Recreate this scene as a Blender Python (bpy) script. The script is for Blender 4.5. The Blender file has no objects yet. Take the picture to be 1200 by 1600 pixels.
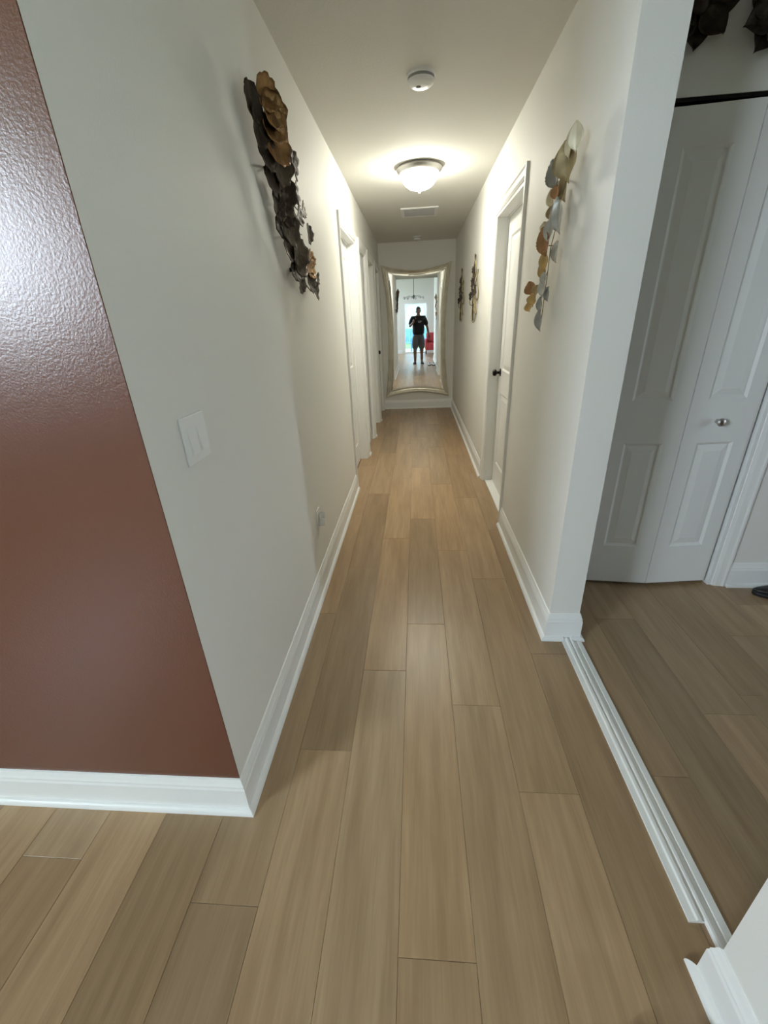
import bpy, bmesh, math, random
from mathutils import Vector, Matrix, Euler
R_ = random.Random(7)
scene = bpy.context.scene
COL = scene.collection

# ------------------------------------------------------------------ camera, world, light, exposure
cam_data = bpy.data.cameras.new('camera')
cam = bpy.data.objects.new('camera', cam_data)
COL.objects.link(cam)
cam_data.sensor_fit = 'HORIZONTAL'
cam_data.sensor_width = 36.0
cam_data.lens = 657.0 / 1200.0 * 36.0
cam_data.clip_start = 0.01
cam_right = Vector((0.9968, 0.0683, -0.0425))
cam_fwd = Vector((-0.0798, 0.9060, -0.4158)).normalized()
cam_right = (cam_right - cam_fwd * cam_right.dot(cam_fwd)).normalized()
cam_up = cam_right.cross(cam_fwd)
cm = Matrix((cam_right, cam_up, -cam_fwd)).transposed().to_4x4()
cm.translation = (0, 0, 1.40)
cam.matrix_world = cm
scene.camera = cam

SKY = 36.0
world = bpy.data.worlds.new('sky'); scene.world = world
world.use_nodes = True
bg = world.node_tree.nodes['Background']
bg.inputs['Color'].default_value = (0.76, 0.88, 1.0, 1)
bg.inputs['Strength'].default_value = SKY

def portal(name, loc, sx, sy, rot):
    l = bpy.data.lights.new(name, 'AREA'); l.shape = 'RECTANGLE'; l.size = sx; l.size_y = sy
    l.cycles.is_portal = True
    o = bpy.data.objects.new(name, l); o.location = loc; o.rotation_euler = rot; COL.objects.link(o)
# the openings daylight enters by (portals only guide sky sampling, they emit nothing)
portal('daylight_side_window', (-4.05, -2.55, 2.23), 1.45, 1.8, (0, -math.pi/2, 0))
portal('daylight_back_door', (0.0, -5.25, 1.0), 1.0, 2.0, (-math.pi/2, 0, math.pi))
portal('daylight_far_window', (6.06, 0.22, 1.35), 1.7, 0.40, (0, math.pi/2, 0))

vs = scene.view_settings
vs.view_transform = 'Standard'; vs.look = 'None'; vs.gamma = 1.0; vs.use_curve_mapping = False
vs.exposure = 0.12
scene.cycles.use_denoising = True
scene.cycles.max_bounces = 8
scene.cycles.diffuse_bounces = 5
scene.cycles.adaptive_threshold = 0.03
scene.cycles.sample_clamp_indirect = 6.0
LAMP_STRENGTH = 80.0

# ------------------------------------------------------------------ dimensions
XL, XR, H, YE, YM, YC = -0.553, 0.603, 2.43, 7.31, 0.80, 1.612
XC = 0.735            # foyer side of the right wall
HL = 3.10             # living room ceiling
YB = 2.05             # closet wall in the foyer
pi = math.pi

# ------------------------------------------------------------------ materials
def node_mat(name, color, rough=0.5, metal=0.0, bump=0.0, scale=200.0, var=0.0, vscale=3.0, spec=0.5, emit=None, trans=0.0):
    m = bpy.data.materials.new(name); m.use_nodes = True
    nt = m.node_tree; b = nt.nodes['Principled BSDF']
    b.inputs['Base Color'].default_value = (*color, 1)
    b.inputs['Roughness'].default_value = rough
    b.inputs['Metallic'].default_value = metal
    b.inputs['Specular IOR Level'].default_value = spec
    b.inputs['Transmission Weight'].default_value = trans
    tc = nt.nodes.new('ShaderNodeTexCoord')
    if bump > 0:
        n = nt.nodes.new('ShaderNodeTexNoise'); n.inputs['Scale'].default_value = scale; n.inputs['Detail'].default_value = 3
        nt.links.new(tc.outputs['Object'], n.inputs['Vector'])
        bp = nt.nodes.new('ShaderNodeBump'); bp.inputs['Strength'].default_value = bump; bp.inputs['Distance'].default_value = 0.01
        nt.links.new(n.outputs['Fac'], bp.inputs['Height']); nt.links.new(bp.outputs['Normal'], b.inputs['Normal'])
    if var > 0:
        n2 = nt.nodes.new('ShaderNodeTexNoise'); n2.inputs['Scale'].default_value = vscale; n2.inputs['Detail'].default_value = 4
        nt.links.new(tc.outputs['Object'], n2.inputs['Vector'])
        mr = nt.nodes.new('ShaderNodeMapRange'); mr.inputs['From Min'].default_value = 0.3; mr.inputs['From Max'].default_value = 0.7
        mr.inputs['To Min'].default_value = 1 - var; mr.inputs['To Max'].default_value = 1 + var
        nt.links.new(n2.outputs['Fac'], mr.inputs['Value'])
        mx = nt.nodes.new('ShaderNodeMix'); mx.data_type = 'RGBA'; mx.blend_type = 'MULTIPLY'; mx.inputs['Factor'].default_value = 1
        mx.inputs['A'].default_value = (*color, 1)
        nt.links.new(mr.outputs['Result'], mx.inputs['B']); nt.links.new(mx.outputs['Result'], b.inputs['Base Color'])
    if emit:
        b.inputs['Emission Color'].default_value = (*emit[0], 1); b.inputs['Emission Strength'].default_value = emit[1]
    return m

def plank_mat():
    m = bpy.data.materials.new('vinyl_plank'); m.use_nodes = True
    nt = m.node_tree; b = nt.nodes['Principled BSDF']
    oi = nt.nodes.new('ShaderNodeObjectInfo'); tc = nt.nodes.new('ShaderNodeTexCoord')
    off = nt.nodes.new('ShaderNodeVectorMath'); off.operation = 'MULTIPLY_ADD'
    comb = nt.nodes.new('ShaderNodeCombineXYZ')
    for k in range(3): nt.links.new(oi.outputs['Random'], comb.inputs[k])
    off.inputs[1].default_value = (37, 53, 11)
    nt.links.new(comb.outputs[0], off.inputs[0]); nt.links.new(tc.outputs['Object'], off.inputs[2])
    mp = nt.nodes.new('ShaderNodeMapping'); mp.inputs['Scale'].default_value = (14, 1.1, 1)
    nt.links.new(off.outputs[0], mp.inputs['Vector'])
    n = nt.nodes.new('ShaderNodeTexNoise'); n.inputs['Scale'].default_value = 1.6; n.inputs['Detail'].default_value = 6; n.inputs['Roughness'].default_value = 0.6
    nt.links.new(mp.outputs[0], n.inputs['Vector'])
    mp2 = nt.nodes.new('ShaderNodeMapping'); mp2.inputs['Scale'].default_value = (90, 3, 1)
    nt.links.new(off.outputs[0], mp2.inputs['Vector'])
    n2 = nt.nodes.new('ShaderNodeTexNoise'); n2.inputs['Scale'].default_value = 2; n2.inputs['Detail'].default_value = 4
    nt.links.new(mp2.outputs[0], n2.inputs['Vector'])
    cr = nt.nodes.new('ShaderNodeValToRGB')
    cr.color_ramp.elements[0].position = 0.3; cr.color_ramp.elements[0].color = (0.80, 0.76, 0.72, 1)
    cr.color_ramp.elements[1].position = 0.7; cr.color_ramp.elements[1].color = (1.12, 1.13, 1.14, 1)
    nt.links.new(n.outputs['Fac'], cr.inputs['Fac'])
    cr2 = nt.nodes.new('ShaderNodeValToRGB')
    cr2.color_ramp.elements[0].position = 0.3; cr2.color_ramp.elements[0].color = (0.93, 0.92, 0.91, 1)
    cr2.color_ramp.elements[1].position = 0.7; cr2.color_ramp.elements[1].color = (1.05, 1.05, 1.05, 1)
    nt.links.new(n2.outputs['Fac'], cr2.inputs['Fac'])
    m1 = nt.nodes.new('ShaderNodeMix'); m1.data_type = 'RGBA'; m1.blend_type = 'MULTIPLY'; m1.inputs['Factor'].default_value = 1
    m2 = nt.nodes.new('ShaderNodeMix'); m2.data_type = 'RGBA'; m2.blend_type = 'MULTIPLY'; m2.inputs['Factor'].default_value = 1
    nt.links.new(oi.outputs['Color'], m1.inputs['A']); nt.links.new(cr.outputs['Color'], m1.inputs['B'])
    nt.links.new(m1.outputs['Result'], m2.inputs['A']); nt.links.new(cr2.outputs['Color'], m2.inputs['B'])
    nt.links.new(m2.outputs['Result'], b.inputs['Base Color'])
    b.inputs['Roughness'].default_value = 0.33; b.inputs['Specular IOR Level'].default_value = 0.45
    bp = nt.nodes.new('ShaderNodeBump'); bp.inputs['Strength'].default_value = 0.05; bp.inputs['Distance'].default_value = 0.002
    nt.links.new(n2.outputs['Fac'], bp.inputs['Height']); nt.links.new(bp.outputs['Normal'], b.inputs['Normal'])
    return m

def foliage_mat(name, c):
    return node_mat(name, c, 0.7, var=0.5, vscale=8)

MT = dict(
    wall=node_mat('painted_wall', (0.79, 0.785, 0.75), 0.6, bump=0.06, scale=170, spec=0.35),
    ceil=node_mat('painted_ceiling', (0.75, 0.745, 0.70), 0.85, bump=0.12, scale=120, spec=0.2),
    maroon=node_mat('maroon_paint', (0.140, 0.054, 0.033), 0.27, bump=0.07, scale=210, spec=0.6),
    trim=node_mat('trim_paint', (0.86, 0.87, 0.86), 0.38, bump=0.015, scale=60),
    door=node_mat('door_paint', (0.80, 0.81, 0.80), 0.42, bump=0.03, scale=90),
    plank=plank_mat(),
    sub=node_mat('subfloor', (0.16, 0.11, 0.07), 0.9),
    black=node_mat('black_metal', (0.012, 0.011, 0.011), 0.35, 0.6),
    plastic=node_mat('white_plastic', (0.84, 0.85, 0.84), 0.35),
    grey_plastic=node_mat('grey_plastic', (0.28, 0.29, 0.29), 0.5),
    nickel=node_mat('brushed_nickel', (0.50, 0.49, 0.47), 0.35, 1.0, bump=0.03, scale=300),
    bowl=node_mat('lit_glass_bowl', (0.95, 0.93, 0.88), 0.4, emit=((1.0, 0.965, 0.82), LAMP_STRENGTH)),
    mirror=node_mat('mirror_silver', (0.93, 0.95, 0.94), 0.008, 1.0),
    champagne=node_mat('champagne_silver_leaf', (0.80, 0.76, 0.64), 0.32, 0.6, bump=0.08, scale=45, var=0.12, vscale=9),
    bronze=node_mat('hammered_bronze', (0.20, 0.115, 0.05), 0.30, 1.0, bump=0.5, scale=60, var=0.5, vscale=14),
    dkbronze=node_mat('dark_bronze', (0.040, 0.029, 0.020), 0.52, 0.7, bump=0.5, scale=60, var=0.5, vscale=14),
    pewter=node_mat('aged_brown_metal', (0.075, 0.058, 0.042), 0.6, 0.6, bump=0.5, scale=60, var=0.4, vscale=16),
    cream_gold=node_mat('pale_gold_leaf', (0.86, 0.79, 0.60), 0.38, 0.2, var=0.1, vscale=20),
    gold=node_mat('gold_leaf', (0.66, 0.46, 0.20), 0.36, 0.45, var=0.25, vscale=20),
    copper=node_mat('copper_leaf', (0.46, 0.25, 0.12), 0.40, 0.45, var=0.25, vscale=20),
    tan=node_mat('tan_gold_leaf', (0.46, 0.37, 0.21), 0.42, 0.4, var=0.25, vscale=20),
    silver=node_mat('silver_leaf', (0.62, 0.62, 0.60), 0.34, 0.75, var=0.15, vscale=20),
    dksilver=node_mat('grey_silver_leaf', (0.40, 0.41, 0.41), 0.40, 0.7, var=0.2, vscale=20),
    wire=node_mat('antique_gold_wire', (0.34, 0.27, 0.14), 0.38, 0.9, var=0.3, vscale=20),
    glass=node_mat('window_glass', (0.92, 0.96, 0.95), 0.0, trans=1.0),
    dim_glass=node_mat('dimmed_door_glass', (0.21, 0.25, 0.25), 0.0, trans=1.0),  # darkening added to the glass to dim the bright view outside
    frosted=node_mat('frosted_glass', (0.85, 0.9, 0.9), 0.35, trans=1.0),
    skin=node_mat('skin', (0.20, 0.11, 0.075), 0.5, var=0.08, vscale=20),  # tone darkened to stand in for the backlit silhouette
    lips=node_mat('lips', (0.30, 0.12, 0.09), 0.45),
    eye=node_mat('eye_dark', (0.03, 0.02, 0.015), 0.2),
    hair=node_mat('dark_hair', (0.02, 0.016, 0.013), 0.6, bump=0.6, scale=90),
    shirt=node_mat('black_cotton', (0.012, 0.013, 0.018), 0.85, bump=0.3, scale=30),
    shorts=node_mat('grey_twill', (0.10, 0.105, 0.11), 0.85, bump=0.3, scale=30),
    printw=node_mat('shirt_print_white', (0.6, 0.6, 0.62), 0.8),
    rubber=node_mat('black_rubber', (0.015, 0.015, 0.016), 0.6),
    canvas=node_mat('white_shoe_leather', (0.75, 0.75, 0.74), 0.5, var=0.06, vscale=20),
    blackshoe=node_mat('black_shoe_leather', (0.012, 0.012, 0.013), 0.4),
    red=node_mat('red_upholstery', (0.45, 0.05, 0.06), 0.8, bump=0.2, scale=60),
    bluechair=node_mat('blue_painted_wood', (0.05, 0.22, 0.38), 0.5),
    concrete=node_mat('patio_concrete', (0.42, 0.42, 0.40), 0.9, var=0.12, vscale=2),
    grass=node_mat('lawn', (0.07, 0.16, 0.04), 0.9, var=0.4, vscale=6, bump=0.5, scale=40),
    siding=node_mat('pale_siding', (0.50, 0.53, 0.55), 0.7),
    roof=node_mat('grey_shingles', (0.16, 0.16, 0.17), 0.9, bump=0.5, scale=20),
    leafg=foliage_mat('tree_leaves', (0.10, 0.22, 0.05)),
    bark=node_mat('bark', (0.10, 0.07, 0.05), 0.9, bump=0.6, scale=20),
    crystal=node_mat('chandelier_glass', (0.55, 0.58, 0.6), 0.15, 0.2),
)

# ------------------------------------------------------------------ helpers
def woff(p):
    v = Vector((0, 0, 0))
    while p is not None:
        v += p.location; p = p.parent
    return v

class MB:
    def __init__(s): s.v = []; s.f = []; s.mi = []
    def add(s, vs, fs, mi=0):
        b = len(s.v); s.v += [tuple(x) for x in vs]; s.f += [tuple(b+i for i in q) for q in fs]; s.mi += [mi]*len(fs); return s
    def box(s, x0, x1, y0, y1, z0, z1, mi=0):
        return s.add([(x0,y0,z0),(x1,y0,z0),(x1,y1,z0),(x0,y1,z0),(x0,y0,z1),(x1,y0,z1),(x1,y1,z1),(x0,y1,z1)],
                     [(0,3,2,1),(4,5,6,7),(0,1,5,4),(1,2,6,5),(2,3,7,6),(3,0,4,7)], mi)
    def bbox(s, x0, x1, y0, y1, z0, z1, b=0.004, mi=0):
        # box with chamfered edges
        bm = bmesh.new()
        bmesh.ops.create_cube(bm, size=1, matrix=Matrix.Translation(((x0+x1)/2,(y0+y1)/2,(z0+z1)/2)) @ Matrix.Diagonal((x1-x0,y1-y0,z1-z0,1)))
        bmesh.ops.bevel(bm, geom=list(bm.edges), offset=b, segments=2, affect='EDGES', profile=0.5)
        bm.verts.ensure_lookup_table()
        for i, v in enumerate(bm.verts): v.index = i
        s.add([v.co[:] for v in bm.verts], [[v.index for v in f.verts] for f in bm.faces], mi); bm.free(); return s
    def loft(s, rings, closed=True, caps=True, mi=0):
        n = len(rings[0]); vs = [p for r in rings for p in r]; fs = []
        for i in range(len(rings)-1):
            for j in range(n if closed else n-1):
                k = (j+1) % n
                fs.append((i*n+j, i*n+k, (i+1)*n+k, (i+1)*n+j))
        if caps and closed:
            fs.append(tuple(reversed(range(n)))); fs.append(tuple((len(rings)-1)*n+j for j in range(n)))
        return s.add(vs, fs, mi)
    def lathe(s, prof, c=(0,0,0), n=32, axis='z', caps=True, mi=0):
        rings = []
        for r, h in prof:
            ring = []
            for j in range(n):
                a = 2*pi*j/n; p = (r*math.cos(a), r*math.sin(a), h)
                if axis == 'x': p = (p[2], p[0], p[1])
                if axis == 'y': p = (p[1], p[2], p[0])
                ring.append((p[0]+c[0], p[1]+c[1], p[2]+c[2]))
            rings.append(ring)
        return s.loft(rings, True, caps, mi)
    def tube(s, pts, r, n=8, caps=True, mi=0):
        pts = [Vector(p) for p in pts]; rings = []
        rr = r if isinstance(r, (list, tuple)) else [r]*len(pts)
        up = None
        for i, p in enumerate(pts):
            t = (pts[min(i+1, len(pts)-1)] - pts[max(i-1, 0)]).normalized()
            if up is None:
                up = t.orthogonal().normalized()
            up = (up - t*up.dot(t))
            up = up.normalized() if up.length > 1e-6 else t.orthogonal().normalized()
            w = t.cross(up)
            rings.append([tuple(p + (up*math.cos(2*pi*j/n) + w*math.sin(2*pi*j/n))*rr[i]) for j in range(n)])
        return s.loft(rings, True, caps, mi)
    def build(s, name, mats, parent=None, smooth=False, local=False):
        me = bpy.data.meshes.new(name)
        off = Vector((0,0,0)) if (parent is None or local) else woff(parent)
        me.from_pydata([(x-off.x, y-off.y, z-off.z) for x, y, z in s.v], [], s.f)
        if not isinstance(mats, (list, tuple)): mats = [mats]
        for m in mats: me.materials.append(m if not isinstance(m, str) else MT[m])
        for p, i in zip(me.polygons, s.mi): p.material_index = i
        bm = bmesh.new(); bm.from_mesh(me); bmesh.ops.recalc_face_normals(bm, faces=bm.faces); bm.to_mesh(me); bm.free()
        if smooth:
            me.polygons.foreach_set('use_smooth', [True]*len(me.polygons))
            if smooth == 'auto':
                try: me.set_sharp_from_angle(angle=math.radians(40))
                except Exception: pass
        o = bpy.data.objects.new(name, me); COL.objects.link(o)
        if parent is not None: o.parent = parent
        return o

def meta(o, label=None, cat=None, group=None, kind=None):
    if label: o['label'] = label
    if cat: o['category'] = cat
    if group: o['group'] = group
    if kind: o['kind'] = kind
    return o
def thing(name, loc, label, cat, group=None, kind=None):
    o = bpy.data.objects.new(name, None); o.empty_display_size = 0.05; COL.objects.link(o); o.location = loc
    return meta(o, label, cat, group, kind)
def S(name, mb, mat, label, cat, parent=None, smooth=False):
    o = mb.build(name, mat, parent, smooth)
    if parent is None: meta(o, label, cat, kind='structure')
    return o

# ------------------------------------------------------------------ floor: subfloor and single planks
fl = S('floor', MB().box(-4.2, 6.2, -5.35, 7.5, -0.12, -0.012), 'sub', 'light brown vinyl plank floor running down the hallway', 'floor')
PW, PL, SEAM = 0.187, 1.222, 0.503
G = 0.0006
plank_mesh = None
def plank(x0, y0, tone, y1=None):
    global plank_mesh
    if plank_mesh is None:
        w, l, b = PW-G, PL-G, 0.0008
        mb = MB()
        mb.add([(0,0,-.012),(w,0,-.012),(w,l,-.012),(0,l,-.012),(0,0,-b),(w,0,-b),(w,l,-b),(0,l,-b),(b,b,0),(w-b,b,0),(w-b,l-b,0),(b,l-b,0)],
               [(0,1,5,4),(1,2,6,5),(2,3,7,6),(3,0,4,7),(4,5,9,8),(5,6,10,9),(6,7,11,10),(7,4,8,11),(8,9,10,11)])
        o = mb.build('plank', 'plank', fl); plank_mesh = o.data
    else:
        o = bpy.data.objects.new('plank', plank_mesh); COL.objects.link(o); o.parent = fl
    o.location = (x0, y0, 0)
    if y1 is not None: o.scale.y = (y1-y0)/PL
    o.color = (*tone, 1)
base_tone = Vector((0.40, 0.278, 0.165))
# y of one end joint per plank column (column index counts from the seam at x = 0.503)
JOINT = {-1: 0.88, -2: 1.21, -3: 1.695, -4: 2.605, -5: 1.00, -6: 0.55, 0: 1.50, 1: 0.95, 2: 1.75, 3: 1.2}
FIX = {(-4, 2.605): 1.22, (-1, -0.342): 1.10, (-3, 0.473): 1.10, (0, 0.278): 0.84, (0, 1.5): 0.84, (-2, 1.21): 1.05,
       (-1, 0.88): 0.92, (-1, 2.102): 1.04, (-5, 1.0): 0.86, (-5, 2.222): 0.88, (-3, 1.695): 0.95, (-2, -0.012): 1.0, (1, -0.272): 0.86, (1, 0.95): 0.95}
def col_range(xm):
    if xm < -0.64: return (-5.2, 0.82)
    if xm < 0.66: return (-5.2, 7.33)
    if xm < 1.8: return (-5.2, 2.1)
    return (-0.9, 2.1)
for c in range(-24, 30):
    x0 = SEAM + c*PW
    lo, hi = col_range(x0+PW/2)
    j = JOINT.get(c, R_.uniform(0, PL))
    k0 = math.floor((lo-j)/PL)
    y = j + k0*PL
    while y < hi:
        t = FIX.get((c, round(y, 3)))
        if t is None: t = R_.choice([0.86, 0.92, 0.97, 1.0, 1.04, 1.10, 1.15])
        hue = R_.uniform(-0.03, 0.03)
        tone = Vector((base_tone.x*t*(1+hue), base_tone.y*t, base_tone.z*t*(1-hue*1.5)))
        if y + PL > lo + 0.05 and not (x0 > 0.8 and y + PL < -5.0):
            y1 = min(y+PL, hi) if hi > 7 else y+PL
            plank(x0+G/2, y+G/2, tone, y1)
        y += PL

# ------------------------------------------------------------------ walls and ceilings
T = 0.11
def wall_run_y(x0, x1, y0, y1, z1, holes):
    """slab along y with rectangular holes (ya, yb, za, zb)"""
    mb = MB(); y = y0
    for a, b, za, zb in sorted(holes):
        if a > y: mb.box(x0, x1, y, a, 0, z1)
        if za > 0: mb.box(x0, x1, a, b, 0, za)
        if zb < z1: mb.box(x0, x1, a, b, zb, z1)
        y = b
    if y < y1: mb.box(x0, x1, y, y1, 0, z1)
    return mb
def wall_run_x(y0, y1, x0, x1, z1, holes, zb0=0):
    mb = MB(); x = x0
    for a, b, za, zb in sorted(holes):
        if a > x: mb.box(x, a, y0, y1, zb0, z1)
        if za > 0: mb.box(a, b, y0, y1, 0, za)
        if zb < z1: mb.box(a, b, y0, y1, zb, z1)
        x = b
    if x < x1: mb.box(x, x1, y0, y1, zb0, z1)
    return mb
DH = 2.06
LD = [(3.63, 4.50), (4.76, 5.36), (5.56, 6.28), (6.49, 7.19)]       # door openings, left wall
RD = (2.87, 3.75)                                                     # door opening, right wall
S('wall_left', wall_run_y(XL-T, XL, YM, YE, H, [(a, b, 0, DH) for a, b in LD]), 'wall', 'long off-white hallway wall on the left with bronze leaf art', 'wall')
S('wall_right', wall_run_y(XR, XC, YC, YE, H, [(RD[0], RD[1], 0, DH)]), 'wall', 'off-white hallway wall on the right ending in a square column edge', 'wall')
S('wall_end', MB().box(XL-T, XC, YE, YE+0.1, 0, H), 'wall', 'short off-white wall at the end of the hallway behind the mirror', 'wall')
S('wall_front_left', MB().box(-4.1, XL-0.0006, YM-0.003, YM+0.10, 0, HL), 'maroon', 'glossy maroon accent wall meeting the hallway corner at left', 'wall')
S('wall_near_right', MB().box(0.645, XC, -2.0, 0.475, 0, HL).box(0.645, XC, 0.475, 0.9, H, HL).box(XL, 0.64, YM, YM+0.1, H, HL), 'wall', 'white wall end in the bottom right corner of the view', 'wall')
S('wall_closet', wall_run_x(YB, YB+0.1, XC, 6.12, H, [(0.90, 1.60, 0, 2.075)]).box(0.80, 1.75, 2.75, 2.85, 0, H).box(XC, 0.80, YB+.1, 2.85, 0, H).box(1.75, 1.85, YB+0.1, 2.85, 0, H), 'wall', 'white foyer wall around the bifold closet doors', 'wall')
S('wall_foyer_side', wall_run_y(6.0, 6.12, -1.0, YB, H, [(0.02, 0.42, 0.5, 2.2)]), 'maroon', 'far wall of the room beyond the foyer with a tall window', 'wall')  # maroon on this unseen wall is made up to cut bounced light
S('wall_foyer_near', MB().box(XC, 6.12, -1.1, -1.0, 0, H), 'maroon', 'foyer wall behind the near right wall end', 'wall')  # unseen wall, given dark paint to keep bounce out of the foyer
S('wall_side_room', wall_run_y(-4.1, -4.0, -5.3, YM+0.1, HL, [(-3.5, -1.6, 1.5, 2.96)]), 'wall', 'living room side wall with the wide daylight window', 'wall')
S('wall_back', wall_run_x(-5.3, -5.2, -4.1, 3.1, HL, [(-0.5, 0.5, 0, 2.0)]), 'wall', 'living room back wall around the glass patio door', 'wall')
S('wall_side_nook', MB().box(3.0, 3.1, -5.2, -2.0, 0, HL).box(XC, 3.1, -2.0, -1.9, 0, HL), 'wall', 'walls of the living room nook to the right', 'wall')
S('wall_outer_seal', MB().box(-1.6, -1.5, 0.9, 7.41, 0, H).box(-1.6, XL-T, 7.31, 7.41, 0, H).box(1.85, 1.95, 2.15, 7.41, 0, H).box(XC, 1.95, 7.31, 7.41, 0, H), 'wall', 'unseen outer walls added behind the hallway doors to seal out sky light', 'wall')  # added out of view to stop sky light leaking past the doors
S('ceiling', MB().box(-1.6, 6.12, YM+0.1, 7.5, H, H+0.1).box(XL, 0.66, YM, YM+0.1, H-0.0, H+0.1).box(0.66, 6.12, -1.1, YM+0.1, H, H+0.1), 'ceil', 'smooth off-white hallway ceiling', 'ceiling')
S('ceiling_high', MB().box(-4.1, 3.1, -5.3, YM+0.1, HL, HL+0.1), 'ceil', 'high white living room ceiling seen in the mirror', 'ceiling')

# ------------------------------------------------------------------ baseboards
BASE = [(0, 0), (0.015, 0), (0.015, 0.100), (0.0125, 0.108), (0.0125, 0.114), (0.009, 0.122), (0.0045, 0.138), (0, 0.140)]
SHOE = [(0.0149, 0), (0.031, 0), (0.0303, 0.007), (0.0275, 0.013), (0.022, 0.0175), (0.0149, 0.019)]
def moulding(prof, p0, p1, nrm, m0=0, m1=0):
    """extrude a wall moulding from p0 to p1 (xy); m0, m1: +1 outside mitre, -1 inside, 0 square"""
    p0 = Vector(p0); p1 = Vector(p1); d = (p1-p0).normalized(); n = Vector(nrm)
    r0 = []; r1 = []
    for dep, z in prof:
        a = p0 + n*dep - d*dep*m0; b = p1 + n*dep + d*dep*m1
        r0.append((a.x, a.y, z)); r1.append((b.x, b.y, z))
    return MB().loft([r0, r1])
def baseboard(name, p0, p1, nrm, label, m0=0, m1=0, shoe=True, gaps=None):
    b = S(name, moulding(BASE, p0, p1, nrm, m0, m1), 'trim', label, 'baseboard')
    if shoe:
        if gaps:
            S('shoe_moulding', moulding(SHOE, p0, gaps[0], nrm, m0, 0), 'trim', None, None, b, 'auto')
            S('shoe_moulding', moulding(SHOE, gaps[1], p1, nrm, 0, m1), 'trim', None, None, b, 'auto')
        else:
            S('shoe_moulding', moulding(SHOE, p0, p1, nrm, m0, m1), 'trim', None, None, b, 'auto')
CW = 0.062
baseboard('baseboard_left', (XL, YM-0.003), (XL, LD[0][0]-CW), (1, 0), 'white baseboard along the left hallway wall up to the first door', 1, 0)
baseboard('baseboard_front_left', (-4.0, YM-0.003), (XL, YM-0.003), (0, -1), 'white baseboard under the maroon accent wall', 0, 1)
baseboard('baseboard_right', (XR, RD[0]-CW), (XR, YC), (-1, 0), 'white baseboard on the right wall between column and door', 0, 1)
baseboard('baseboard_column', (XR, YC), (XC, YC), (0, -1), 'white baseboard wrapping the column end with a notched shoe', 1, 1, True, ((0.672, YC), (0.706, YC)))
baseboard('baseboard_foyer', (XC, YC), (XC, YB), (1, 0), 'white baseboard on the foyer side of the column', 1, 0)
baseboard('baseboard_far_right', (XR, RD[1]+CW), (XR, YE), (-1, 0), 'white baseboard on the right wall beyond the door', 0, -1)
baseboard('baseboard_end', (XL, YE), (XR, YE), (0, -1), 'white baseboard below the mirror at the hallway end', -1, -1)
baseboard('baseboard_near_right', (0.645, 0.475), (0.645, -2.0), (-1, 0), 'white baseboard in the bottom right corner', 1, 0)
baseboard('baseboard_closet', (1.665, YB), (6.0, YB), (0, -1), 'white baseboard right of the bifold closet casing', 0, -1)
for k in range(3):
    baseboard('baseboard_stub_%d' % (k+1), (XL, LD[k][1]+CW), (XL, LD[k+1][0]-CW), (1, 0), ['short white baseboard between first and second left doors', 'short white baseboard between second and third left doors', 'short white baseboard between third and fourth left doors'][k], 0, 0)
baseboard('baseboard_back', (-4.0, -5.2), (-0.57, -5.2), (0, 1), 'white baseboard left of the patio door in the living room', 0, 0)

# ------------------------------------------------------------------ doors
CAS = [(0, 0), (0, 0.016), (0.010, 0.018), (0.020, 0.013), (0.045, 0.011), (0.055, 0.007), (CW, 0.004), (CW, 0)]   # (across from outer, depth)
def casing_v(side_x, nx, ya, yb, z1, parent):
    """casing legs and head on a wall face at x = side_x with normal nx, opening ya..yb"""
    for edge, sgn in ((ya, -1), (yb, 1)):
        r0 = []; r1 = []
        for a, d in CAS:
            off = CW - a
            y = edge + sgn*off
            r0.append((side_x + nx*d, y, 0)); r1.append((side_x + nx*d, y, z1 + off))
        MB().loft([r0, r1]).build('casing', 'trim', parent)
    r0 = []; r1 = []
    for a, d in CAS:
        off = CW - a
        r0.append((side_x + nx*d, ya - off, z1 + off)); r1.append((side_x + nx*d, yb + off, z1 + off))
    MB().loft([r0, r1]).build('casing', 'trim', parent)
def jamb_y(xa, xb, ya, yb, z1, parent, t=0.018):
    MB().box(xa, xb, ya, ya+t, 0, z1).box(xa, xb, yb-t, yb, 0, z1).box(xa, xb, ya+t, yb-t, z1-t, z1).build('jamb', 'trim', parent)
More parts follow.
